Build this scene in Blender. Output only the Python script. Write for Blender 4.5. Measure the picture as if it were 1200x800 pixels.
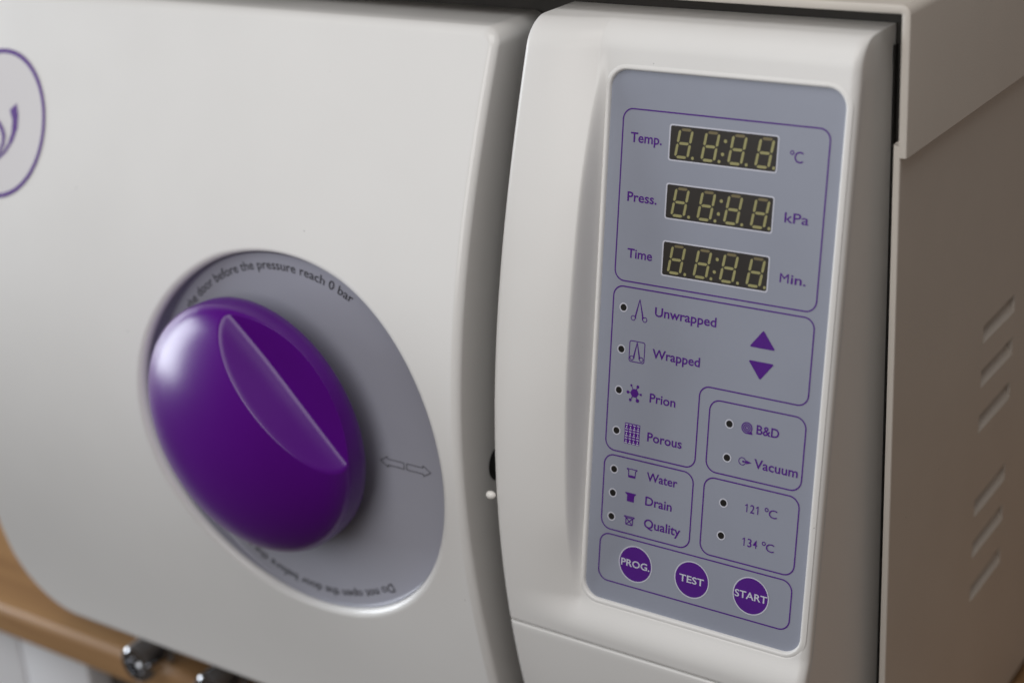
import bpy, math, random
import numpy as np
from mathutils import Matrix, Vector

S = bpy.context.scene
for o in list(bpy.data.objects):
    bpy.data.objects.remove(o)
C = S.collection
MM = 0.001
TILT = math.radians(10.3388)          # backward lean of the control panel

# ------------------------------------------------------------------ camera
cam_d = bpy.data.cameras.new('camera')
cam = bpy.data.objects.new('camera', cam_d)
C.objects.link(cam)
Mc = [[0.8282236, 0.55696114, -0.06196737],
      [0.16662079, -0.35031893, -0.92169092],
      [-0.53505437, 0.75304112, -0.38294371]]
cam.matrix_world = Matrix(((Mc[0][0], -Mc[1][0], -Mc[2][0], 0.37168111),
                           (Mc[0][1], -Mc[1][1], -Mc[2][1], -0.62212614),
                           (Mc[0][2], -Mc[1][2], -Mc[2][2], 0.18972655),
                           (0, 0, 0, 1)))
cam_d.sensor_width = 36.0
cam_d.lens = 1928.858 / 1200 * 36.0
cam_d.clip_start = 0.01
cam_d.clip_end = 50
cam_d.dof.use_dof = True
cam_d.dof.focus_distance = 0.755
cam_d.dof.aperture_fstop = 4.9
S.camera = cam

# ------------------------------------------------------------------ world and lamps
W = bpy.data.worlds.new('World')
S.world = W
W.use_nodes = True
bg = W.node_tree.nodes['Background']
# the room around: dimmer towards the front left and the floor, lighter and warm on the right
wt = W.node_tree
w_tc = wt.nodes.new('ShaderNodeTexCoord')
w_dot = wt.nodes.new('ShaderNodeVectorMath'); w_dot.operation = 'DOT_PRODUCT'
w_dot.inputs[1].default_value = (0.76, 0.65, 0.0)
wt.links.new(w_tc.outputs['Generated'], w_dot.inputs[0])
w_r = wt.nodes.new('ShaderNodeValToRGB')
w_r.color_ramp.elements[0].position = 0.0
w_r.color_ramp.elements[0].color = (0.070, 0.058, 0.050, 1)
w_r.color_ramp.elements[1].position = 1.0
w_r.color_ramp.elements[1].color = (0.160, 0.138, 0.123, 1)
w_m = wt.nodes.new('ShaderNodeMapRange')
w_m.inputs['From Min'].default_value = -0.12
w_m.inputs['From Max'].default_value = 0.75
wt.links.new(w_dot.outputs['Value'], w_m.inputs['Value'])
wt.links.new(w_m.outputs['Result'], w_r.inputs['Fac'])
wt.links.new(w_r.outputs['Color'], bg.inputs['Color'])
bg.inputs['Strength'].default_value = 0.95

def area(name, loc, target, sx, sy, power, color):
    l = bpy.data.lights.new(name, 'AREA')
    l.shape = 'RECTANGLE'; l.size = sx; l.size_y = sy
    l.energy = power; l.color = color
    o = bpy.data.objects.new(name, l)
    C.objects.link(o)
    o.location = loc
    d = Vector(target) - Vector(loc)
    o.rotation_euler = d.to_track_quat('-Z', 'Y').to_euler()
    return o

area('ceiling_light', (0.22, -0.70, 1.45), (0.0, 0, -0.15), 1.2, 0.9, 10.5, (1.0, 0.985, 0.97))
area('front_window_light', (0.05, -0.98, 0.38), (0.02, 0, -0.15), 0.65, 0.7, 4.9, (1.0, 0.995, 0.99))
area('side_window_light', (-2.1, -0.46, 0.06), (-0.2, -0.08, -0.16), 0.85, 1.2, 33, (0.88, 0.94, 1.0))

S.view_settings.view_transform = 'Standard'
S.view_settings.look = 'None'
S.view_settings.exposure = 0.0
S.view_settings.gamma = 1.0

# ------------------------------------------------------------------ materials
def material(name, color, rough=0.4, metal=0.0, var=0.03, nscale=30, bump=0.0, bscale=400,
             rvar=0.06, coat=0.0, spec=0.5, specks=0.0):
    m = bpy.data.materials.new(name)
    m.use_nodes = True
    nt = m.node_tree
    b = nt.nodes['Principled BSDF']
    tc = nt.nodes.new('ShaderNodeTexCoord')
    n = nt.nodes.new('ShaderNodeTexNoise')
    n.inputs['Scale'].default_value = nscale
    n.inputs['Detail'].default_value = 4
    nt.links.new(tc.outputs['Object'], n.inputs['Vector'])
    r = nt.nodes.new('ShaderNodeValToRGB')
    r.color_ramp.elements[0].position = 0.3
    r.color_ramp.elements[1].position = 0.7
    c = np.array(color)
    r.color_ramp.elements[0].color = (*(c * (1 - var)), 1)
    r.color_ramp.elements[1].color = (*np.minimum(c * (1 + var), 1), 1)
    nt.links.new(n.outputs['Fac'], r.inputs['Fac'])
    out = r.outputs['Color']
    if specks > 0:                                     # sparse dust and tiny scuffs
        v = nt.nodes.new('ShaderNodeTexVoronoi')
        v.inputs['Scale'].default_value = 42
        v.inputs['Randomness'].default_value = 1
        nt.links.new(tc.outputs['Object'], v.inputs['Vector'])
        lt = nt.nodes.new('ShaderNodeMath'); lt.operation = 'LESS_THAN'
        lt.inputs[1].default_value = specks
        nt.links.new(v.outputs['Distance'], lt.inputs[0])
        mx = nt.nodes.new('ShaderNodeMix'); mx.data_type = 'RGBA'
        mx.inputs['B'].default_value = (*(c * 0.55), 1)
        nt.links.new(lt.outputs[0], mx.inputs['Factor'])
        nt.links.new(out, mx.inputs['A'])
        out = mx.outputs['Result']
    nt.links.new(out, b.inputs['Base Color'])
    mr = nt.nodes.new('ShaderNodeMapRange')
    mr.inputs['To Min'].default_value = max(rough - rvar, 0.02)
    mr.inputs['To Max'].default_value = rough + rvar
    nt.links.new(n.outputs['Fac'], mr.inputs['Value'])
    nt.links.new(mr.outputs['Result'], b.inputs['Roughness'])
    b.inputs['Metallic'].default_value = metal
    b.inputs['Coat Weight'].default_value = coat
    b.inputs['Specular IOR Level'].default_value = spec
    if bump > 0:
        n2 = nt.nodes.new('ShaderNodeTexNoise')
        n2.inputs['Scale'].default_value = bscale
        n2.inputs['Detail'].default_value = 2
        nt.links.new(tc.outputs['Object'], n2.inputs['Vector'])
        bp = nt.nodes.new('ShaderNodeBump')
        bp.inputs['Strength'].default_value = bump
        bp.inputs['Distance'].default_value = 0.0004
        nt.links.new(n2.outputs['Fac'], bp.inputs['Height'])
        nt.links.new(bp.outputs['Normal'], b.inputs['Normal'])
    return m

def wood_material(name):
    m = bpy.data.materials.new(name)
    m.use_nodes = True
    nt = m.node_tree
    b = nt.nodes['Principled BSDF']
    tc = nt.nodes.new('ShaderNodeTexCoord')
    mp = nt.nodes.new('ShaderNodeMapping')
    mp.inputs['Scale'].default_value = (1.2, 22, 22)
    nt.links.new(tc.outputs['Object'], mp.inputs['Vector'])
    n = nt.nodes.new('ShaderNodeTexNoise')
    n.inputs['Scale'].default_value = 2.4
    n.inputs['Detail'].default_value = 8
    n.inputs['Distortion'].default_value = 0.8
    nt.links.new(mp.outputs['Vector'], n.inputs['Vector'])
    r = nt.nodes.new('ShaderNodeValToRGB')
    r.color_ramp.elements[0].position = 0.25
    r.color_ramp.elements[0].color = (0.28, 0.15, 0.068, 1)
    r.color_ramp.elements[1].position = 0.75
    r.color_ramp.elements[1].color = (0.44, 0.26, 0.122, 1)
    nt.links.new(n.outputs['Fac'], r.inputs['Fac'])
    nt.links.new(r.outputs['Color'], b.inputs['Base Color'])
    b.inputs['Roughness'].default_value = 0.38
    return m

WHITE = material('white_plastic', (0.80, 0.793, 0.780), 0.24, var=0.012, nscale=14, bump=0.05, bscale=900, specks=0.018)
HOUSE = material('white_housing_plastic', (0.79, 0.782, 0.768), 0.36, var=0.012, nscale=14, bump=0.08, bscale=900, specks=0.012)
PAINT = material('cream_powder_coat', (0.62, 0.575, 0.52), 0.45, var=0.02, nscale=25, bump=0.25, bscale=1100, specks=0.015)
DARK = material('dark_steel', (0.03, 0.026, 0.022), 0.5, var=0.2, nscale=40)
PURPLE = material('purple_plastic', (0.088, 0.0003, 0.210), 0.29, var=0.03, nscale=20, bump=0.05, bscale=700, rvar=0.02, spec=0.50)
GREY = material('grey_membrane', (0.288, 0.308, 0.375), 0.40, var=0.03, nscale=18, bump=0.05, bscale=2500)
PLATE = material('grey_recess_sheet', (0.37, 0.375, 0.435), 0.38, var=0.02, nscale=18)
INK = material('purple_ink', (0.078, 0.008, 0.215), 0.55, var=0.04, nscale=60, spec=0.3)
BLACKINK = material('black_ink', (0.02, 0.02, 0.025), 0.5, var=0.1, nscale=60)
GREYINK = material('grey_ink', (0.085, 0.085, 0.095), 0.5, var=0.1, nscale=60)
PALE = material('pale_print', (0.55, 0.56, 0.64), 0.45, var=0.03, nscale=60)
LENS = material('black_lens', (0.012, 0.011, 0.010), 0.35, var=0.1, nscale=60)
GLASS = material('display_smoke', (0.026, 0.022, 0.019), 0.40, var=0.05, nscale=60)
SEG = material('olive_segment', (0.31, 0.29, 0.125), 0.5, var=0.06, nscale=90)
SEGSHADE = material('olive_segment_shaded', (0.165, 0.135, 0.065), 0.5, var=0.06, nscale=90)  # top segments, with the bezel's shadow put into the colour
CHROME = material('chrome', (0.50, 0.51, 0.53), 0.10, metal=1.0, var=0.02, nscale=40, rvar=0.03)
STEEL = material('grey_steel', (0.33, 0.33, 0.34), 0.35, metal=0.6, var=0.05, nscale=40)
LOGO = material('logo_sticker', (0.76, 0.745, 0.76), 0.14, var=0.01, nscale=14)
WOOD = wood_material('oiled_wood')
CAB = material('white_laminate', (0.80, 0.80, 0.82), 0.4, var=0.02, nscale=12)
CARC = material('carcass_brown', (0.11, 0.09, 0.075), 0.6, var=0.1, nscale=20)
PIN = material('pin_plastic', (0.86, 0.84, 0.80), 0.3, var=0.02, nscale=60)

# ------------------------------------------------------------------ builders
def obj(name, V, F, mats, parent=None, mi=None, smooth=True, sharp=35, label=None, known=None):
    """one mesh object; V in world metres"""
    me = bpy.data.meshes.new(name)
    me.from_pydata([tuple(map(float, v)) for v in V], [], [tuple(int(i) for i in f) for f in F])
    if not isinstance(mats, (list, tuple)):
        mats = [mats]
    for m in mats:
        me.materials.append(m)
    if mi is not None:
        me.polygons.foreach_set('material_index', [int(i) for i in mi])
    if smooth:
        me.shade_smooth()
        me.set_sharp_from_angle(angle=math.radians(sharp))
    me.update()
    if known is not None:                              # exact normals where the surface is known
        vn = [v.normal.copy() for v in me.vertices]
        for i, q_ in known.items():
            vn[i] = q_
        me.normals_split_custom_set_from_vertices(vn)
    o = bpy.data.objects.new(name, me)
    C.objects.link(o)
    if parent is not None:
        o.parent = parent
        o.matrix_parent_inverse = parent_world(parent).inverted()
    if label:
        o['label'] = label
    return o

def parent_world(p):
    m = p.matrix_basis.copy()
    if p.parent is not None:
        m = parent_world(p.parent) @ p.matrix_parent_inverse @ m
    return m

def thing(name, loc, label, cat):
    o = bpy.data.objects.new(name, None)
    o.empty_display_size = 0.05
    C.objects.link(o)
    o.location = loc
    o['label'] = label
    o['category'] = cat
    return o

class MB:
    """collects polygons, with a material slot for each"""
    def __init__(s):
        s.V, s.F, s.M = [], [], []
    def add(s, V, F, m=0):
        k = len(s.V)
        s.V += [tuple(v) for v in V]
        s.F += [[i + k for i in f] for f in F]
        s.M += [m] * len(F)
    def build(s, name, mats, parent=None, **kw):
        return obj(name, s.V, s.F, mats, parent, mi=s.M, **kw)

def sheet(rows, closed=False, flip=False):
    """quads between rows of equal length"""
    n = len(rows[0]); V = [p for r in rows for p in r]; F = []
    m = n if closed else n - 1
    for j in range(len(rows) - 1):
        for i in range(m):
            a, b = j * n + i, j * n + (i + 1) % n
            c, d = b + n, a + n
            F.append((a, d, c, b) if flip else (a, b, c, d))
    return V, F

def box(x0, x1, y0, y1, z0, z1, b=0.0):
    """box with chamfered edges"""
    if b <= 0:
        V = [(x, y, z) for x in (x0, x1) for y in (y0, y1) for z in (z0, z1)]
        F = [(0, 1, 3, 2), (4, 6, 7, 5), (0, 4, 5, 1), (2, 3, 7, 6), (0, 2, 6, 4), (1, 5, 7, 3)]
        return V, F
    import bmesh
    bm = bmesh.new()
    V0, F0 = box(x0, x1, y0, y1, z0, z1)
    vs = [bm.verts.new(v) for v in V0]
    for f in F0:
        bm.faces.new([vs[i] for i in f])
    bmesh.ops.bevel(bm, geom=list(bm.edges), offset=b, segments=4, profile=0.5, affect='EDGES')
    bm.verts.index_update()
    V = [tuple(v.co) for v in bm.verts]
    F = [[v.index for v in f.verts] for f in bm.faces]
    bm.free()
    return V, F

def sstep(t):
    t = np.clip(t, 0, 1)
    return t * t * (3 - 2 * t)

# panel frame: u to the right, v up the lean, h out of the panel, all in mm
ST, CT = math.sin(TILT), math.cos(TILT)
def PW(u, v, h=0.0):
    return (u * MM, (v * ST - h * CT) * MM, (v * CT + h * ST) * MM)

def rrect(x0, x1, z0, z1, r, seg=10):
    """rounded rectangle outline; r = one radius or four (x1z1, x0z1, x0z0, x1z0)"""
    if not isinstance(r, (tuple, list)):
        r = (r,) * 4
    P = []
    for (cx, cz, a0, q) in ((x1 - r[0], z1 - r[0], 0, r[0]), (x0 + r[1], z1 - r[1], 90, r[1]),
                            (x0 + r[2], z0 + r[2], 180, r[2]), (x1 - r[3], z0 + r[3], 270, r[3])):
        for k in range(seg + 1):
            a = math.radians(a0 + 90 * k / seg)
            P.append((cx + q * math.cos(a), cz + q * math.sin(a)))
    return P

def normals2(P, closed=True):
    P = np.array(P, float)
    if closed:
        t = np.roll(P, -1, 0) - np.roll(P, 1, 0)
    else:
        t = np.gradient(P, axis=0)
    t /= np.linalg.norm(t, axis=1)[:, None] + 1e-12
    return np.stack([t[:, 1], -t[:, 0]], 1)

def stroke(P, w, closed=True):
    """flat ribbon along P"""
    P = np.array(P, float)
    N = normals2(P, closed)
    A, B = P + N * w / 2, P - N * w / 2
    n = len(P); V = np.concatenate([A, B]); F = []
    for i in range(n if closed else n - 1):
        j = (i + 1) % n
        F.append((i, j, n + j, n + i))
    return V, F

def circle(cx, cz, r, n=40):
    return [(cx + r * math.cos(2 * math.pi * k / n), cz + r * math.sin(2 * math.pi * k / n)) for k in range(n)]

def fill(P):
    return np.array(P, float), [tuple(range(len(P)))]

def annulus(cx, cz, r0, r1, n=40):
    A, B = circle(cx, cz, r0, n), circle(cx, cz, r1, n)
    return np.array(A + B), [(i, (i + 1) % n, n + (i + 1) % n, n + i) for i in range(n)]

def line(a, b, w, w2=None):
    a, b = np.array(a, float), np.array(b, float); d = (b - a) / np.linalg.norm(b - a); nrm = np.array((d[1], -d[0]))
    w2 = w if w2 is None else w2
    return np.array([a + nrm * w / 2, b + nrm * w2 / 2, b - nrm * w2 / 2, a - nrm * w / 2]), [(0, 1, 2, 3)]

_fonts = {}
def text_raw(s, bold):
    cu = bpy.data.curves.new('lettering_curve', 'FONT')
    cu.body = s
    cu.offset = bold
    cu.resolution_u = 3
    o = bpy.data.objects.new('lettering_curve', cu)
    C.objects.link(o)
    dg = bpy.context.evaluated_depsgraph_get()
    me = bpy.data.meshes.new_from_object(o.evaluated_get(dg))
    V = np.array([v.co[:2] for v in me.vertices]); F = [tuple(p.vertices) for p in me.polygons]
    bpy.data.objects.remove(o)
    bpy.data.curves.remove(cu)
    bpy.data.meshes.remove(me)
    return V, F

def text2(s, u0, u1, v, cap, bold=0.02):
    """lettering on the line v between u0 and u1, capitals cap high"""
    V, F = text_raw(s, bold)
    if 'cap' not in _fonts:
        H, _ = text_raw('H', 0.0)
        _fonts['cap'] = H[:, 1].max() - H[:, 1].min()
    V = V.copy()
    V[:, 0] = u0 + (V[:, 0] - V[:, 0].min()) / (V[:, 0].max() - V[:, 0].min()) * (u1 - u0)
    V[:, 1] = v + V[:, 1] * cap / _fonts['cap']
    return V, F

class Print(MB):
    """flat marks on the control panel"""
    def __init__(s, h=0.12):
        super().__init__(); s.h = h; s.k = 0
    def put(s, VF, m=0, dh=None):
        V, F = VF
        h = s.h + (s.k * 0.012 if dh is None else dh); s.k += 1
        G = []
        for f in F:                                    # all faces look out of the panel
            q = np.array([V[i] for i in f]); x, z = q[:, 0], q[:, 1]
            a = np.sum(x * np.roll(z, -1) - np.roll(x, -1) * z)
            G.append(list(f) if a > 0 else list(f)[::-1])
        s.add([PW(p[0], p[1], h) for p in V], G, m)

# ------------------------------------------------------------------ the counter
counter = thing('counter', (-0.3, 0.25, -0.434),
                'wooden worktop with white drawer fronts under the cream machine', 'counter')
# worktop: slab with rounded front edge
prof = []
r = 0.007; y0, z0, z1 = -0.009, -0.434, -0.41
prof += [(0.65, z1)]
for k in range(9):
    a = math.radians(90 + 90 * k / 8); prof.append((y0 + r + r * math.cos(a), z1 - r + r * math.sin(a)))
for k in range(7):
    a = math.radians(180 + 90 * k / 6); prof.append((y0 + 0.003 + 0.003 * math.cos(a), z0 + 0.003 + 0.003 * math.sin(a)))
prof += [(0.65, z0)]
V, F = sheet([[(x, y, z) for (y, z) in prof] for x in (-1.5, 0.9)], closed=True)
n = len(prof)
F += [tuple(range(n)), tuple(range(2 * n - 1, n - 1, -1))]
obj('worktop', V, F, WOOD, counter)
mb = MB()
mb.add(*box(-1.5, 0.9, 0.03, 0.64, -0.95, -0.4345))
mb.build('cabinet_body', CARC, counter, smooth=False)
for (xa, xb) in ((-1.05, -0.5415), (-0.5385, -0.4665)):
    V, F = box(xa, xb, 0.010, 0.0295, -0.90, -0.4375, 0.0015)
    obj('drawer_front', V, F, CAB, counter)

# ------------------------------------------------------------------ the machine
machine = thing('steam_steriliser', (-0.17, 0.25, -0.41),
                'cream steam steriliser with purple door knob and grey control panel on the worktop', 'steriliser')

XL, XR = -0.470, 0.1253
# dark body behind the front shells
V, F = box(-0.462, 0.1185, 0.042, 0.50, -0.382, 0.0425)
obj('inner_body', V, F, DARK, machine, smooth=False)
# base tray and feet
V, F = box(-0.455, 0.115, 0.004, 0.49, -0.392, -0.3825, 0.002)
tray = obj('base_tray', V, F, STEEL, machine)
for fx in (-0.42, 0.08):
    for fy in (0.06, 0.44):
        cir = circle(fx, fy, 0.014, 24)
        rows = [[(a, b, -0.392) for a, b in cir], [(a, b, -0.4095) for a, b in cir]]
        V, F = sheet(rows, closed=True); F.append(tuple(range(24, 48)))
        obj('foot', V, F, LENS, machine)

# lid: folded sheet cover, open at the front
th, zt, zb, rf = 0.0040, 0.0492, -0.0155, 0.0045
out = [(XR, zb)]
for k in range(9):
    a = math.radians(90 * k / 8); out.append((XR - rf + rf * math.cos(a), zt - rf + rf * math.sin(a)))
for k in range(9):
    a = math.radians(90 + 90 * k / 8); out.append((XL + rf + rf * math.cos(a), zt - rf + rf * math.sin(a)))
out.append((XL, zb))
out = np.array(out)
nn = normals2(out, closed=False)
nn[0] = (1, 0); nn[-1] = (-1, 0)
ob, e, yb, yf = out, 0.0010, 0.52, 0.020
mit = nn.copy()
def ring(off, y):
    return [(p[0], y, p[1]) for p in ob - mit * off]
rows = [ring(0, yb), ring(0, yf + e), ring(e * 0.3, yf + e * 0.3), ring(e, yf), ring(th - e, yf), ring(th - e * 0.3, yf + e * 0.3), ring(th, yf + e), ring(th, yb)]
V, F = sheet(rows)
m = len(out)
for j in range(len(rows) - 1):
    pass
for end in (0, m - 1):
    loop = [j * m + end for j in range(len(rows))]
    F.append(tuple(loop if end == 0 else loop[::-1]))
F2 = [(0 * m + i, 0 * m + i + 1, 7 * m + i + 1, 7 * m + i) for i in range(m - 1)]
F += F2
obj('lid_cover', V, F, PAINT, machine)

# right side panel with its ventilation slots
xo, xi, zs0, zs1, ys0, ys1 = 0.1225, 0.1192, -0.400, -0.0100, 0.0200, 0.515
slots = [(-0.1365, -0.1465), (-0.1612, -0.1712), (-0.1868, -0.1968), (-0.2365, -0.2465), (-0.2615, -0.2715), (-0.2890, -0.2990)]
sy0, sy1 = 0.1405, 0.1890
zc = sorted([zs0, zs1] + [z for s in slots for z in s])
yc = [ys0 + 0.0008, sy0, sy1, ys1]
V, F = [], []
for i, y in enumerate(yc):
    for z in zc:
        V.append((xo, y, z))
nz = len(zc)
holes = {round(s[1], 5) for s in slots}
for i in range(3):
    for j in range(nz - 1):
        if i == 1 and round(zc[j], 5) in holes:
            continue
        F.append((i * nz + j, (i + 1) * nz + j, (i + 1) * nz + j + 1, i * nz + j + 1))
k = len(V)                                             # rolled front edge
edge = [(xo, ys0 + 0.0008), (xo - 0.0003, ys0 + 0.0002), (xo - 0.0009, ys0), (xi + 0.0009, ys0), (xi + 0.0003, ys0 + 0.0002), (xi, ys0 + 0.0008), (xi, ys1)]
Ve, Fe = sheet([[(x, y, zs0) for x, y in edge], [(x, y, zs1) for x, y in edge]])
V += Ve; F += [tuple(q + k for q in f) for f in Fe]
k = len(V)
V += [(xi, ys0 + .001, zs1), (xo, ys0 + .001, zs1), (xo, ys1, zs1), (xi, ys1, zs1)]
F.append((k, k + 1, k + 2, k + 3))
side = obj('side_panel', V, F, PAINT, machine, sharp=40)
for (za, zb_) in slots:                                # louvre: pressed in at the top, flush at the bottom
    d = 0.0062
    V = [(xo, sy0, za), (xo, sy1, za), (xo, sy1, zb_), (xo, sy0, zb_),
         (xo - d, sy0, za - 0.0019), (xo - 0.0040, sy1, za - 0.0019)]
    F = [(4, 3, 2, 5), (0, 3, 4), (1, 5, 2)]
    obj('vent_slot', V, F, PAINT, side, smooth=False)
# left side panel
V, F = box(-0.4665, -0.463, 0.020, 0.515, -0.400, -0.010, 0.0008)
obj('side_panel', V, F, PAINT, machine)

# ---- front housing that carries the controls
cF = [-2.8554668630411184, -2.1096782471105286, 0.5383130353101995, 0.3639052067521919, -0.013430873878818866]
def Fz(z):
    return np.polyval(cF, z)
HX0, HX1 = -0.0500, 0.1107
def edge_nodes(r, k=9):
    return [r * (1 - math.cos(math.pi / 2 * i / k)) for i in range(k + 1)]
def filletd(d, r):
    d = np.clip(d, 0, r)
    return r - np.sqrt(np.maximum(r * r - (r - d) ** 2, 0))
def plane_y(z, off=1.4):
    # y of the leaning plane, off mm in front of the panel
    h = off * MM
    return (z - h * ST) / CT * ST - h * CT
F_V = np.arange(-300.0, 80.0, 1.0)
F_T = np.interp(F_V, [-250, -232, -200, -120, -30, 0, 13, 24], [1, 0.72, 0.34, 0.27, 0.30, 0.50, 0.78, 1])
ker = np.exp(-0.5 * (np.arange(-24, 25) / 8.0) ** 2); ker /= ker.sum()
F_T = np.convolve(np.pad(F_T, 24, mode='edge'), ker, mode='valid')
def housing_y(x, z):
    sh = Fz(z)
    v = (z * 1000) / CT
    # sunk below the membrane inside its outline, proud of it outside
    qx, qz = abs(x * 1000 - 49.6) - (56.6 - 8.5), abs(v + 109.31) - (126.39 - 8.5)
    sd = math.hypot(max(qx, 0), max(qz, 0)) + min(max(qx, qz), 0) - 8.5
    pl = plane_y(z, -1.6 + 3.0 * float(sstep((sd - 0.2) / 1.8)))
    # the left strip slopes down towards the recess, most at its two ends where the wall runs out
    f = float(np.interp(v, F_V, F_T))
    ramp = float(np.clip((x * 1000 + 50) / 37.0, 0, 1)) ** 2.2
    wx = 1 - float(sstep((x * 1000 + 13.2) / 5.2))
    wb = float(1 - sstep((v + 255.0) / 19.0))
    y = pl + (sh - pl) * wb
    flat = plane_y(z); flat = flat + (sh - flat) * wb
    strip = sh + (flat - sh) * f * ramp
    return y + (strip - y) * wx
rl, rr, rt = 0.0035, 0.0042, 0.0115
xs = [HX0 + d for d in edge_nodes(rl)] + list(np.linspace(HX0 + rl, -0.0150, 12)[1:]) + \
     list(np.linspace(-0.0150, -0.0030, 32)[1:]) + list(np.linspace(-0.0030, HX1 - rr, 150)[1:]) + \
     [HX1 - d for d in edge_nodes(rr)][::-1][1:]
ZT, ZB = 0.0368, -0.2553
zs = [ZT - d for d in edge_nodes(rt, 14)] + list(np.linspace(ZT - rt, ZB + 0.0012, 400)[1:]) + [ZB + 0.0006, ZB + 0.0002, ZB]
def shell(xs, zs, fy, rl, rr, rt, rb, back, x0, x1, zt, zb):
    rows = []
    for z in zs:
        row = []
        for x in xs:
            y = fy(x, z) + filletd(x - x0, rl) + filletd(x1 - x, rr) + filletd(zt - z, rt) + filletd(z - zb, rb)
            row.append((x, min(float(y), back), z))
        row = [(x0, back, z)] + row + [(x1, back, z)]
        rows.append(row)
    top = [(p[0], back, zt) for p in rows[0]]
    bot = [(p[0], back, zb) for p in rows[-1]]
    return sheet([top] + rows + [bot])
V, F = shell(xs, zs, housing_y, rl, rr, rt, 0.0012, 0.0415, HX0, HX1, ZT, ZB)
housing = obj('front_housing', V, F, HOUSE, machine, sharp=60)
# raised lip round the panel
PU0, PU1, PV0, PV1, PR = -7.0, 106.2, -235.7, 17.08, 8.5
lip = rrect(PU0, PU1, PV0, PV1, PR, 14)
N = normals2(lip)
rows = []
for (o_, h_) in ((-0.25, -0.4), (-0.1, 0.55), (0.1, 1.15), (0.45, 1.62), (0.9, 1.78), (1.5, 1.70), (2.2, 1.50), (3.0, 1.15)):
    Q = np.array(lip) + N * o_
    rows.append([PW(q[0], q[1], h_) for q in Q])
V, F = sheet(rows, closed=True)
obj('panel_lip', V, F, HOUSE, housing, sharp=70)
# plain right flank that covers the joint between the upper and lower mouldings
rows = []
for z in np.linspace(0.020, -0.370, 140):
    yv = float(housing_y(HX1, z)) if z > ZB else float(Fz(z))
    rows.append([(HX1 + 0.00025, min(yv + 0.0058, 0.03), z), (HX1 + 0.00025, 0.0415, z)])
V, F = sheet(rows, flip=True)
obj('side_flank', V, F, HOUSE, housing, sharp=60)
# added black strip for the shade in the gap between housing and case
V, F = box(HX1 + 0.0004, HX1 + 0.0012, 0.0382, 0.0415, -0.372, 0.028)
obj('gap_shade_strip', V, F, LENS, housing, smooth=False)
# small white pin on the left edge of the housing
rows = []
for k in range(9):
    a = math.pi * k / 8
    rows.append([(-0.0515 - 0.0026 * math.cos(a), -0.0528 + 0.0021 * math.sin(a) * math.cos(b), -0.1838 + 0.0021 * math.sin(a) * math.sin(b)) for b in np.linspace(0, 2 * math.pi, 20, endpoint=False)])
V, F = sheet(rows, closed=True)
obj('stop_pin', V, F, PIN, housing, sharp=80)

# lower cover of the housing
ZT2, ZB2 = -0.2563, -0.372
zs2 = [ZT2 - d for d in edge_nodes(0.0012, 4)] + list(np.linspace(ZT2 - 0.0012, ZB2, 40)[1:])
V, F = shell(xs, zs2, lambda x, z: Fz(z), rl, rr, 0.0012, 0.006, 0.0415, HX0, HX1, ZT2, ZB2)
obj('lower_cover', V, F, HOUSE, machine, sharp=60)

# ---- control panel
panel_o = rrect(PU0 + 0.02, PU1 - 0.02, PV0 + 0.02, PV1 - 0.02, PR, 14)
mb = MB()
P = [PW(u, v, 0) for u, v in panel_o]
mb.add(P, [tuple(range(len(P)))])
Q = [PW(u, v, -0.8) for u, v in panel_o]
V, F = sheet([Q, P], closed=True)
mb.add(V, F)
panel = mb.build('control_panel', GREY, machine, smooth=False)

LW = 0.62
for pts in (rrect(0, 100, -78.6, 0, 5), rrect(53.1, 100.1, -159.6, -125.8, 5.2), rrect(53.0, 100.1, -199.4, -162.3, 5.2),
            rrect(0, 47.4, -199.5, -162.5, 5.2), rrect(0, 100.0, -225.65, -201.9, 5.2)):
    p = Print(); p.put(stroke(pts, LW)); p.build('printed_border', INK, panel, smooth=False)
def arc(cx, cz, r, a0, a1, n=10):
    return [(cx + r * math.cos(math.radians(a0 + (a1 - a0) * k / n)), cz + r * math.sin(math.radians(a0 + (a1 - a0) * k / n))) for k in range(n + 1)]
q = 5.0
Lp = arc(100 - q, -81.2 - q, q, 0, 90) + []
Lp = arc(100 - q, -120.5 + q, q, -90, 0) + arc(100 - q, -81.2 - q, q, 0, 90) + arc(q, -81.2 - q, q, 90, 180) + arc(q, -160.2 + q, q, 180, 270) + arc(47.5 - q, -160.2 + q, q, 270, 360) + arc(47.5 + q, -120.5 - q, q, 180, 90)
p = Print(); p.put(stroke(Lp, LW)); p.build('printed_border', INK, panel, smooth=False)

LABELS = [('Temp.', 4.3, 20.3, -14.8, 4.3), ('Press.', 4.3, 19.5, -41.6, 4.2), ('Time', 6.0, 18.9, -67.5, 4.2),
          ('kPa', 82.1, 93.3, -41.5, 4.4), 
          ('Unwrapped', 22.1, 53.4, -92.6, 4.2), ('Wrapped', 22.1, 46.6, -112.2, 4.2), ('Prion', 22.1, 35.6, -133.3, 4.2), ('Porous', 22.1, 40.2, -152.1, 4.2),
          ('Water', 23.1, 39.3, -171.2, 4.1), ('Drain', 23.1, 37.2, -183.2, 4.2), ('Quality', 23.1, 42.5, -194.3, 4.3),
          ('B&D', 76.8, 87.8, -137.4, 4.1), ('Vacuum', 76.9, 98.1, -153.3, 4.2)]
for (s, u0, u1, v, cap) in LABELS:
    p = Print(); p.put(text2(s, u0, u1, v, cap, 0.004 if s == 'kPa' else 0.015)); p.build('printed_label', INK, panel, smooth=False)
p = Print(); p.put(text2('M', 82.1, 86.3, -67.7, 4.0, 0.0)); p.put(text2('in.', 87.3, 94.3, -67.7, 4.0, 0.012)); p.build('printed_label', INK, panel, smooth=False)
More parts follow.
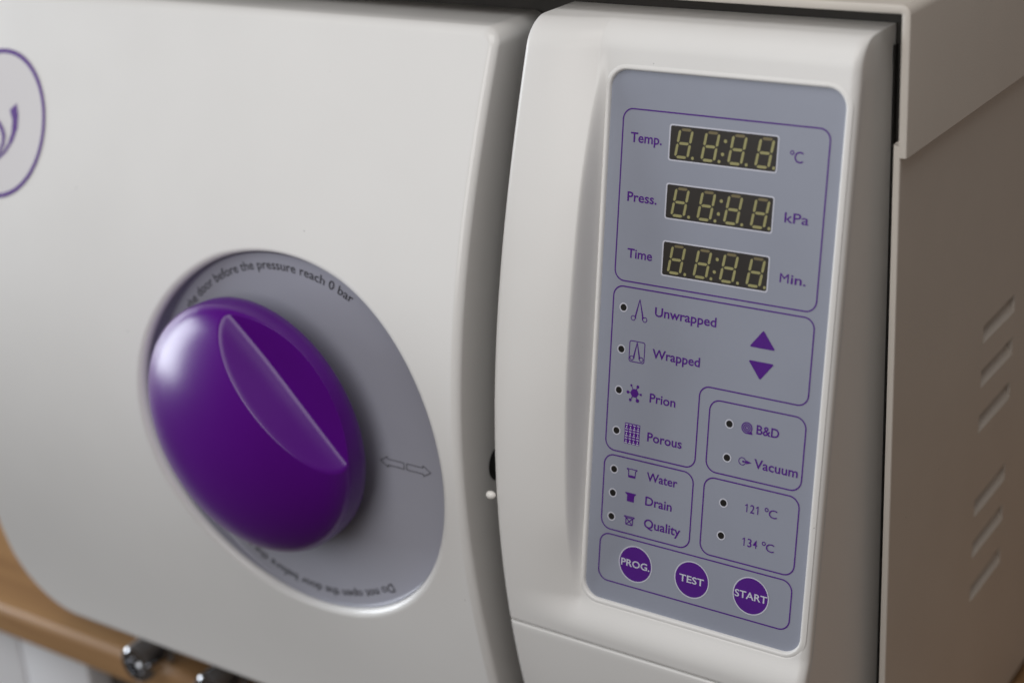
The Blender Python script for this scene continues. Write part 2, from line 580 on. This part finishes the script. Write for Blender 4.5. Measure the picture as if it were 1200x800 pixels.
def deg_c(p, u, v, cap, bold):
    p.put(annulus(u + 0.95, v + cap * 0.86, 0.55, 0.98, 24))
    p.put(text2('C', u + 2.1, u + 6.1, v, cap, bold))
p = Print(); deg_c(p, 82.3, -15.6, 4.8, 0.0); p.build('printed_label', INK, panel, smooth=False)
for (s, u0, u1, v) in (('121', 73.9, 81.6, -174.6), ('134', 73.8, 81.5, -190.7)):
    p = Print()
    for i_, ch_ in enumerate(s):
        ua = u0 + 2.72 * i_
        if ch_ == '1':
            p.put(fill([(ua + 0.95, v), (ua + 1.42, v), (ua + 1.42, v + 3.9), (ua + 1.08, v + 3.9), (ua + 0.95, v + 3.6)])); p.put(line((ua + 0.28, v + 2.95), (ua + 1.2, v + 3.7), 0.42))
        else:
            p.put(text2(ch_, ua + 0.1, ua + 2.2, v, 3.9, 0.006))
    p.k += 1; deg_c(p, u1 + 2.2, v, 3.9, 0.0)
    p.build('printed_label', INK, panel, smooth=False)

# icons
def forceps(p, ax, av, lx, lv, rx, rv, rad):
    p.put(line((ax, av), (lx + 1.15, lv + 1.2), 0.35, 0.75)); p.put(line((ax, av), (rx - 1.15, rv + 1.2), 0.35, 0.75))
    p.put(line((lx + 1.15, lv + 1.3), (lx + rad, lv - 0.2), 0.75, 0.5)); p.put(line((rx - 1.15, rv + 1.3), (rx - rad, rv - 0.2), 0.75, 0.5))
    p.put(annulus(lx, lv, rad - 0.35, rad, 24)); p.put(annulus(rx, rv, rad - 0.35, rad, 24))
p = Print(); forceps(p, 14.0, -86.0, 11.0, -95.2, 17.1, -95.2, 1.25); p.build('printed_icon', INK, panel, smooth=False)
p = Print(); p.put(stroke(rrect(10.0, 17.95, -115.8, -106.0, 0.9, 5), 0.42)); forceps(p, 13.9, -106.4, 11.4, -114.1, 16.5, -114.1, 1.15)
p.build('printed_icon', INK, panel, smooth=False)
p = Print(); cx, cz = 14.0, -130.6
p.put(fill(circle(cx, cz, 2.05, 24)))
for (u, v, rr_) in ((12.1, -127.1, .55), (15.6, -127.3, .75), (10.5, -130.6, .75), (17.4, -130.7, .55), (12.0, -134.1, .7), (15.8, -133.9, .9)):
    p.put(line((cx, cz), (u, v), 0.4)); p.put(fill(circle(u, v, rr_, 16)))
p.build('printed_icon', INK, panel, smooth=False)
p = Print(); p.put(fill([(9.9, -155.5), (18.05, -155.5), (18.05, -145.45), (9.9, -145.45)]))
for a in range(4):                                     # woven gauze: pale marks in four columns and three rows
    for b in range(3):
        u, v = 9.9 + 2.04 * a + 0.35, -145.45 - 3.35 * b
        for (du, dv, w_, h_) in ((0, -0.55, 1.35, .38), (.5, -1.55, .42, .85), (0, -2.75, 1.35, .38)):
            p.put(fill([(u + du, v + dv - h_), (u + du + w_, v + dv - h_), (u + du + w_, v + dv), (u + du, v + dv)]), 1, 0.04)
p.build('printed_icon', [INK, PALE], panel, smooth=False)
def beaker(p, u, v, mode):
    p.put(line((u, v), (u + 5.7, v), 0.45)); p.put(line((u, v), (u + 1.25, v - 0.9), 0.45)); p.put(line((u + 5.7, v), (u + 4.55, v - 0.9), 0.45))
    body = [(u + 1.15, v - 4.0), (u + 4.65, v - 4.0), (u + 4.75, v - 0.6), (u + 1.05, v - 0.6)]
    if mode == 'full':
        p.put(fill([(u + 1.0, v - 4.1), (u + 4.8, v - 4.1), (u + 4.9, v - 0.2), (u + 0.9, v - 0.2)])); return
    for i in range(4):
        if not (mode == 'water' and i == 2):
            p.put(line(body[i], body[(i + 1) % 4], 0.45))
    if mode == 'water':
        p.put(fill([(u + 1.15, v - 4.1), (u + 4.65, v - 4.1), (u + 4.68, v - 3.0), (u + 1.12, v - 3.0)]))
    else:
        p.put(line(body[0], body[2], 0.45)); p.put(line(body[1], body[3], 0.45))
for (v, md) in ((-167.5, 'water'), (-179.4, 'full'), (-191.0, 'cross')):
    p = Print(); beaker(p, 12.3, v, md); p.build('printed_icon', INK, panel, smooth=False)
p = Print()
for rr_ in (0.75, 1.6, 2.45):
    p.put(annulus(72.1, -135.6, rr_ - 0.27, rr_ + 0.27, 32))
p.put(fill([(72.0, -138.3), (75.0, -138.3), (74.6, -137.0), (72.4, -137.6)]))
p.build('printed_icon', INK, panel, smooth=False)
p = Print(); p.put(annulus(71.0, -151.4, 1.5, 1.88, 32)); p.put(line((71.3, -151.4), (73.2, -151.4), 0.6))
p.put(fill([(73.0, -152.3), (75.7, -151.4), (73.0, -150.5)])); p.put(fill(circle(71.5, -151.4, 0.5, 16)))
p.build('printed_icon', INK, panel, smooth=False)

# indicator lights
for (u, v) in ((5.6, -91.1), (5.65, -110.9), (5.6, -130.6), (5.5, -150.3), (5.45, -169.4), (5.45, -181.2), (5.4, -193.0),
               (63.4, -135.5), (63.4, -151.4), (63.3, -173.0), (63.3, -188.7)):
    p = Print()
    p.put(annulus(u, v, 1.62, 2.2, 36), 0, 0.0)
    p.put(fill(circle(u, v, 1.62, 36)), 1, -0.06)
    p.build('indicator_light', [PALE, LENS], panel, smooth=False)

# arrow keys: soft-cornered triangles
def round_poly(P, r, seg=5):
    P = np.array(P, float); R = []
    for i in range(len(P)):
        a, b, c = P[i - 1], P[i], P[(i + 1) % len(P)]
        d1, d2 = (a - b) / np.linalg.norm(a - b), (c - b) / np.linalg.norm(c - b)
        ang = math.acos(np.clip(d1 @ d2, -1, 1)); t = r / math.tan(ang / 2)
        p0, p2 = b + d1 * t, b + d2 * t
        for k in range(seg + 1):
            s = k / seg; R.append((1 - s) ** 2 * p0 + 2 * s * (1 - s) * b + s * s * p2)
    return R
p = Print(); p.put(fill(round_poly([(70.2, -98.4), (82.8, -98.4), (76.5, -90.2)], 0.6))); p.build('arrow_key', INK, panel, smooth=False, label='purple key pointing up')
p = Print(); p.put(fill(round_poly([(70.2, -104.5), (76.5, -112.7), (82.8, -104.5)], 0.6))); p.build('arrow_key', INK, panel, smooth=False, label='purple key pointing down')

# push buttons
for (u, s, a, b) in ((19.9, 'PROG.', 12.2, 27.7), (50.0, 'TEST', 43.6, 56.4), (80.3, 'START', 72.3, 88.5)):
    p = Print()
    p.put(annulus(u, -213.8, 8.55, 9.1, 64), 1, 0.0)
    p.put(fill(circle(u, -213.8, 8.55, 64)), 0, 0.01)
    p.put(text2(s, a, b, -215.5, 3.3, 0.016), 1, 0.08)
    p.build('push_button', [INK, PALE], panel, smooth=False, label='round purple button reading ' + s)

# displays
for (dv, s) in ((0, 'temperature'), (-26.2, 'pressure'), (-52.2, 'time')):
    p = Print(0.06)
    o_ = rrect(23.8, 76.9, -21.2 + dv, -4.85 + dv, 1.3, 6); i_ = rrect(24.45, 76.25, -20.55 + dv, -5.5 + dv, 0.9, 6)
    n = len(o_)
    p.put((np.array(o_ + i_), [(i, (i + 1) % n, n + (i + 1) % n, n + i) for i in range(n)]), 1, 0.0)
    p.put(fill(i_), 0, -0.02)
    disp = p.build('display_window', [GLASS, PALE], machine, smooth=False, label='dark four digit %s display' % s)
    def seg_pts(u0, vb, kind):
        # slanted seven-segment digit: 7.2 wide, 12.6 high
        w, hgt, t, g = 6.1, 12.2, 1.22, 0.22
        def sl(x, y): return (u0 + x + (y) * 0.148, vb + y)
        m_ = hgt / 2
        def hseg(y):
            return [sl(g + t * .25, y), sl(t * .85 + g, y + t / 2), sl(w - t * .85 - g, y + t / 2), sl(w - g - t * .25, y), sl(w - t * .85 - g, y - t / 2), sl(t * .85 + g, y - t / 2)]
        def vseg(x, ya, yb):
            return [sl(x, ya + g), sl(x + t / 2, ya + t / 2 + g), sl(x + t / 2, yb - t / 2 - g), sl(x, yb - g), sl(x - t / 2, yb - t / 2 - g), sl(x - t / 2, ya + t / 2 + g)]
        return {'a': hseg(hgt), 'g': hseg(m_), 'd': hseg(0), 'f': vseg(0, m_, hgt), 'b': vseg(w, m_, hgt), 'e': vseg(0, 0, m_), 'c': vseg(w, 0, m_)}[kind]
    for u0 in (27.4, 40.5, 53.6, 66.6):
        p = Print(0.10)
        for kd in 'abcdefg':
            p.put(fill(seg_pts(u0, -19.1 + dv, kd)), 1 if kd == 'a' else 0, 0.0)
        p.put(fill(circle(u0 + 8.65, -19.0 + dv, 0.72, 16)), 0, 0.0)
        p.build('digit', [SEG, SEGSHADE], disp, smooth=False)
    p = Print(0.10)
    p.put(fill(circle(51.6, -9.9 + dv, 0.8, 16)), 0, 0.0); p.put(fill(circle(50.6, -15.7 + dv, 0.8, 16)), 0, 0.0)
    p.build('colon', SEG, disp, smooth=False)

# ---- door
cG = [-7.280794414109231, -3.771574169446971, 0.6690440858736366, 0.4360800413976845, -0.017724349410344484]
def Gz(z):
    return np.polyval(cG, np.maximum(z, -0.36)) + np.where(z < -0.36, (-0.36 - z) * 0.15, 0)
DX0, DX1, DZ0, DZ1 = -0.458, -0.0640, -0.3715, 0.0322
HC, HR = (-0.179, -0.183), 0.1020
YP = -0.0432                                            # plane of the grey recess sheet
def rrect_fine(x0, x1, z0, z1, r, step):
    """rounded rectangle with exact outward normals"""
    P, N = [], []
    cs = ((x1 - r[0], z1 - r[0], 0, r[0]), (x0 + r[1], z1 - r[1], 90, r[1]), (x0 + r[2], z0 + r[2], 180, r[2]), (x1 - r[3], z0 + r[3], 270, r[3]))
    for i, (cx, cz, a0, q) in enumerate(cs):
        for k in range(25):
            a = math.radians(a0 + 90 * k / 24)
            P.append((cx + q * math.cos(a), cz + q * math.sin(a))); N.append((math.cos(a), math.sin(a)))
        c2 = cs[(i + 1) % 4]; a = math.radians(a0 + 90)
        p0 = np.array(P[-1]); p1 = np.array((c2[0] + c2[3] * math.cos(a), c2[1] + c2[3] * math.sin(a)))
        m = int(np.linalg.norm(p1 - p0) / step)
        for k in range(1, m):
            P.append(tuple(p0 + (p1 - p0) * k / m)); N.append((math.cos(a), math.sin(a)))
    return np.array(P), np.array(N)
O, ON = rrect_fine(DX0, DX1, DZ0, DZ1, (0.0085, 0.015, 0.050, 0.03), 0.0025)
nth = len(O)
dirs = O - ON * 0.0044 - np.array(HC)
dirs /= np.linalg.norm(dirs, axis=1)[:, None]
RF = 0.0044
rows = []
hole = np.array(HC) + dirs * HR
# recess wall (from the sheet outward), then the lip, then the face, then the outer fillet, then the side
gl = Gz(hole[:, 1])
rows.append([(p[0], YP + 0.001, p[1]) for p in hole])
lipr = np.clip((YP - gl) * 0.75, 0.0008, 0.0045)
for k in range(0, 7):
    a = math.pi / 2 * k / 6
    off = lipr * (1 - math.cos(a))
    p_ = hole + dirs * off[:, None]
    gy = Gz(p_[:, 1]) + lipr * (1 - math.sin(a))
    rows.append([(p_[i, 0], gy[i], p_[i, 1]) for i in range(nth)])
inner = hole + dirs * lipr[:, None]
outer = O - ON * RF
for t in np.linspace(0, 1, 44)[1:]:
    p_ = inner * (1 - t) + outer * t
    gy = Gz(p_[:, 1])
    rows.append([(p_[i, 0], gy[i], p_[i, 1]) for i in range(nth)])
for k in range(1, 9):
    a = math.pi / 2 * k / 8
    p_ = O - ON * RF * (1 - math.sin(a))
    gy = Gz(p_[:, 1]) + RF * (1 - math.cos(a))
    rows.append([(p_[i, 0], gy[i], p_[i, 1]) for i in range(nth)])
rows.append([(p[0], 0.039, p[1]) for p in O])
V, F = sheet(rows, closed=True, flip=True)
F.append(tuple(range(len(rows) * nth - 1, (len(rows) - 1) * nth - 1, -1)))
known = {}
for j in range(7, 51):
    for i in range(nth):
        z_ = rows[j][i][2]; g_ = float(Gz(np.array(z_ + 1e-4)) - Gz(np.array(z_ - 1e-4))) / 2e-4
        known[j * nth + i] = Vector((0, -1, g_)).normalized()
door = obj('door', V, F, WHITE, machine, sharp=60, known=known)

# black latch hole in the door's side wall
V, F = fill(circle(-0.0268, -0.1805, 0.0095, 32))
V = [(DX1 + 0.0003, a, b) for a, b in V]
obj('latch_hole', V, F, LENS, door, smooth=False)

# badge on the door, following its curve
def on_door(x, z, h=0.0002):
    return (x, float(Gz(np.array(z))) - h, z)
mb = MB()
LC, LR = (-0.3968, -0.0381), 0.0400
nr, na = 14, 72
Vd = [on_door(LC[0], LC[1])]; Fd = []
for i in range(1, nr + 1):
    for k in range(na):
        a = 2 * math.pi * k / na; rr_ = LR * i / nr
        Vd.append(on_door(LC[0] + rr_ * math.cos(a), LC[1] + rr_ * math.sin(a)))
for k in range(na):
    Fd.append((0, 1 + k, 1 + (k + 1) % na))
for i in range(nr - 1):
    for k in range(na):
        a, b = 1 + i * na + k, 1 + i * na + (k + 1) % na
        Fd.append((a, a + na, b + na, b))
mb.add(Vd, Fd, 0)
def door_poly(P, h):
    """narrow filled band between two edges given as lists of (x, z)"""
    A, B = P
    V = [on_door(x, z, h) for x, z in A] + [on_door(x, z, h) for x, z in B]
    n = len(A)
    return V, [(i, i + 1, n + i + 1, n + i) for i in range(n - 1)]
cir = lambda r_: [(LC[0] + r_ * math.cos(2 * math.pi * k / 96), LC[1] + r_ * math.sin(2 * math.pi * k / 96)) for k in range(97)]
mb.add(*door_poly((cir(LR), cir(LR - 0.0024)), 0.0004), 1)
for sgn in (1, -1):
    fx = lambda x: x if sgn > 0 else 2 * LC[0] - x
    o_ = [(-382.4, -25.8), (-379.8, -31.9), (-379.3, -38.7), (-381.9, -45.7), (-386.8, -52.2), (-392.1, -56.4), (-396.8, -58.6)]
    i_ = [(-387.5, -29.8), (-384.4, -34.6), (-384.0, -41.4), (-386.0, -47.5), (-389.1, -51.5), (-392.4, -54.1), (-396.8, -56.3)]
    mb.add(*door_poly(([(fx(x * MM), z * MM) for x, z in o_], [(fx(x * MM), z * MM) for x, z in i_]), 0.0004), 1)
    o_ = [(-395.8, -35.4), (-390.8, -39.7), (-388.8, -43.2), (-388.9, -47.8), (-391.2, -52.2), (-394.0, -54.4)]
    i_ = [(-395.9, -38.6), (-392.9, -41.4), (-391.4, -44.4), (-391.3, -47.6), (-392.9, -50.8), (-394.4, -53.2)]
    mb.add(*door_poly(([(fx(x * MM), z * MM) for x, z in o_], [(fx(x * MM), z * MM) for x, z in i_]), 0.0006), 1)
mb.build('logo_badge', [LOGO, INK], door, sharp=80)

# grey sheet in the recess with its circular warning
PA = np.linspace(0, 2 * math.pi, 240, endpoint=False)
PD = np.stack([np.cos(PA), np.sin(PA)], 1)
ph = np.array(HC) + PD * (HR - 0.0003)
pg = Gz(ph[:, 1]); pl_ = np.clip((YP - pg) * 0.75, 0.0008, 0.0045)
rows = [[(q_[0], YP, q_[1]) for q_ in np.array(HC) + PD * (HR - 0.0018)]]
for k in range(1, 5):
    t = math.pi / 2 * k / 4
    rows.append([(q_[0], YP - 0.0015 * (1 - math.cos(t)), q_[1]) for q_ in np.array(HC) + PD * (HR - 0.0018 + 0.0015 * math.sin(t))])
rows.append([(ph[i, 0], min(YP - 0.0015, pg[i] + pl_[i] * 0.95), ph[i, 1]) for i in range(240)])
V, F = sheet(rows, closed=True, flip=True)
F.append(tuple(range(240)))
plate = obj('recess_plate', V, F, PLATE, machine, sharp=60)
WARN = 'Do not open the door before the pressure reach 0 bar'
def ring_text(start, span, name):
    V, F = text_raw(WARN, 0.004)
    x0, x1 = V[:, 0].min(), V[:, 0].max()
    cap = 0.0049
    H, _ = text_raw('H', 0.0); ch = H[:, 1].max() - H[:, 1].min()
    a = np.radians(start) - (V[:, 0] - x0) / (x1 - x0) * np.radians(span)
    rad = 0.0922 + V[:, 1] * cap / ch
    W3 = [(HC[0] + r_ * math.cos(t), YP - 0.00015, HC[1] + r_ * math.sin(t)) for r_, t in zip(rad, a)]
    obj(name, W3, F, BLACKINK, plate, smooth=False)
ring_text(166, 104, 'warning_lettering')
ring_text(-57, 104, 'warning_lettering')
mb = MB()
ax, az = -0.1112, -0.1865
for s in (1, -1):
    pts = [(0.85, 1.7), (11.3, 1.7), (11.3, 3.0), (16.2, 0), (11.3, -3.0), (11.3, -1.7), (0.85, -1.7)]
    P = [(ax + s * x * MM, az + z * MM) for x, z in pts]
    V, F = stroke([P[0], P[1]], 0.0005, False)
    for i in range(len(P)):
        V, F = line(P[i], P[(i + 1) % len(P)], 0.00045)
        mb.add([(a, YP - 0.00015 - 0.00002 * i, b) for a, b in V], F)
mb.build('arrow_marking', GREYINK, plate, smooth=False)

# ---- knob: flattened dome with a leaf-shaped thumb groove
tx, yw = -0.054, -0.060
ex = Vector((math.cos(yw), math.sin(yw), 0)); up = Vector((0, math.sin(tx), math.cos(tx)))
up = (up - ex * ex.dot(up)).normalized(); ov = up.cross(ex)
if ov.y > 0: ov = -ov
KC = Vector((-0.194, -0.066, -0.1735)); KR, KH = 69.0, 30.0
def dome(x, y):
    return KH * np.sqrt(np.maximum(1 - (x * x + y * y) / KR ** 2, 0))
def knob_h(x, y):
    # a thumb groove: steep inner wall, flat floor towards the rim, soft line between them
    d = dome(x, y)
    mx, my = x - 35.2, y - 32.6
    t = mx * 0.736 + my * 0.677                        # across, towards the rim
    s = mx * 0.677 - my * 0.736                        # along the groove
    zf = 4.4 + np.where(s < 0, 2.2, -0.6) * (s / 47) ** 2
    wall, floor = zf - 3.1 * (t + 0.1), zf - 0.22 * (t + 0.1)
    q_ = 7.5
    e_ = np.clip(0.5 + 0.5 * (wall - floor) / q_, 0, 1)
    g = floor * (1 - e_) + wall * e_ + q_ * e_ * (1 - e_) - 0.25 * q_ * 0.55
    k = 1.8                                            # softness of the groove's rim
    hh = np.clip(0.5 + 0.5 * (g - d) / k, 0, 1)
    return g * (1 - hh) + d * hh - k * hh * (1 - hh)
def KP(x, y, h):
    return KC + (ex * (x * 1.025) + up * (y * 1.025) + ov * h) * MM
nr, na = 190, 440
rows = []
rad = KR * np.sin(np.linspace(0, math.pi / 2, nr + 1))[1:]
a_ = np.linspace(0, 2 * math.pi, na, endpoint=False)
for r_ in rad:
    x, y = r_ * np.cos(a_), r_ * np.sin(a_)
    h = np.maximum(knob_h(x, y), -2.0)
    rows.append([KP(x[i], y[i], h[i]) for i in range(na)])
for (r_, h_) in ((KR, -2.5), (KR - 0.1, -6.5), (KR - 0.6, -10.5), (KR - 2.0, -12.3), (KR - 4.0, -12.8), (20, -12.8)):
    rows.append([KP(r_ * math.cos(t), r_ * math.sin(t), h_) for t in a_])
V, F = sheet(rows, closed=True)
k = len(V); V.append(KP(0, 0, float(knob_h(np.array(0.), np.array(0.)))))
F += [(k, (i + 1) % na, i) for i in range(na)]
knob = obj('door_knob', V, F, PURPLE, machine, sharp=80)
rows = []
for (r_, y) in ((34, -0.0560), (34, -0.0460), (37, -0.0434)):
    rows.append([(KC.x + r_ * MM * math.cos(t), y, KC.z + r_ * MM * math.sin(t)) for t in a_[::4]])
V, F = sheet(rows, closed=True)
obj('knob_stem', V, F, DARK, knob)

# ---- drain valves under the door
for vx in (-0.3655, -0.3000):
    cx, cz, yf = vx, -0.3960, -0.030
    mb = MB()
    def lathe(pr, n=36, hexa=False):
        rows = []
        for (y, r_) in pr:
            row = []
            for k in range(n):
                t = 2 * math.pi * k / n
                q_ = r_
                if hexa:
                    q_ = r_ * math.cos(math.pi / 6) / math.cos((t % (math.pi / 3)) - math.pi / 6)
                row.append((cx + q_ * math.cos(t), y, cz + q_ * math.sin(t)))
            rows.append(row)
        return sheet(rows, closed=True)
    mb.add(*lathe([(0.06, .0095), (0.012, .0095), (0.012, .0072), (-0.012, .0072), (-0.012, .0060)]))
    mb.add(*lathe([(0.006, .004), (0.006, .0125), (-0.004, .0125), (-0.004, .004)], hexa=True))
    valve = mb.build('drain_valve', CHROME, machine, sharp=30)
    mb = MB()
    mb.add(*lathe([(-0.012, .003), (-0.012, .0115), (-0.0130, .0130), (-0.0270, .0130), (-0.0290, .0124), (-0.0300, .0108), (-0.0300, .0075), (-0.0240, .0068), (-0.0240, .0001)]))
    mb.build('valve_cap', CHROME, valve, sharp=30)
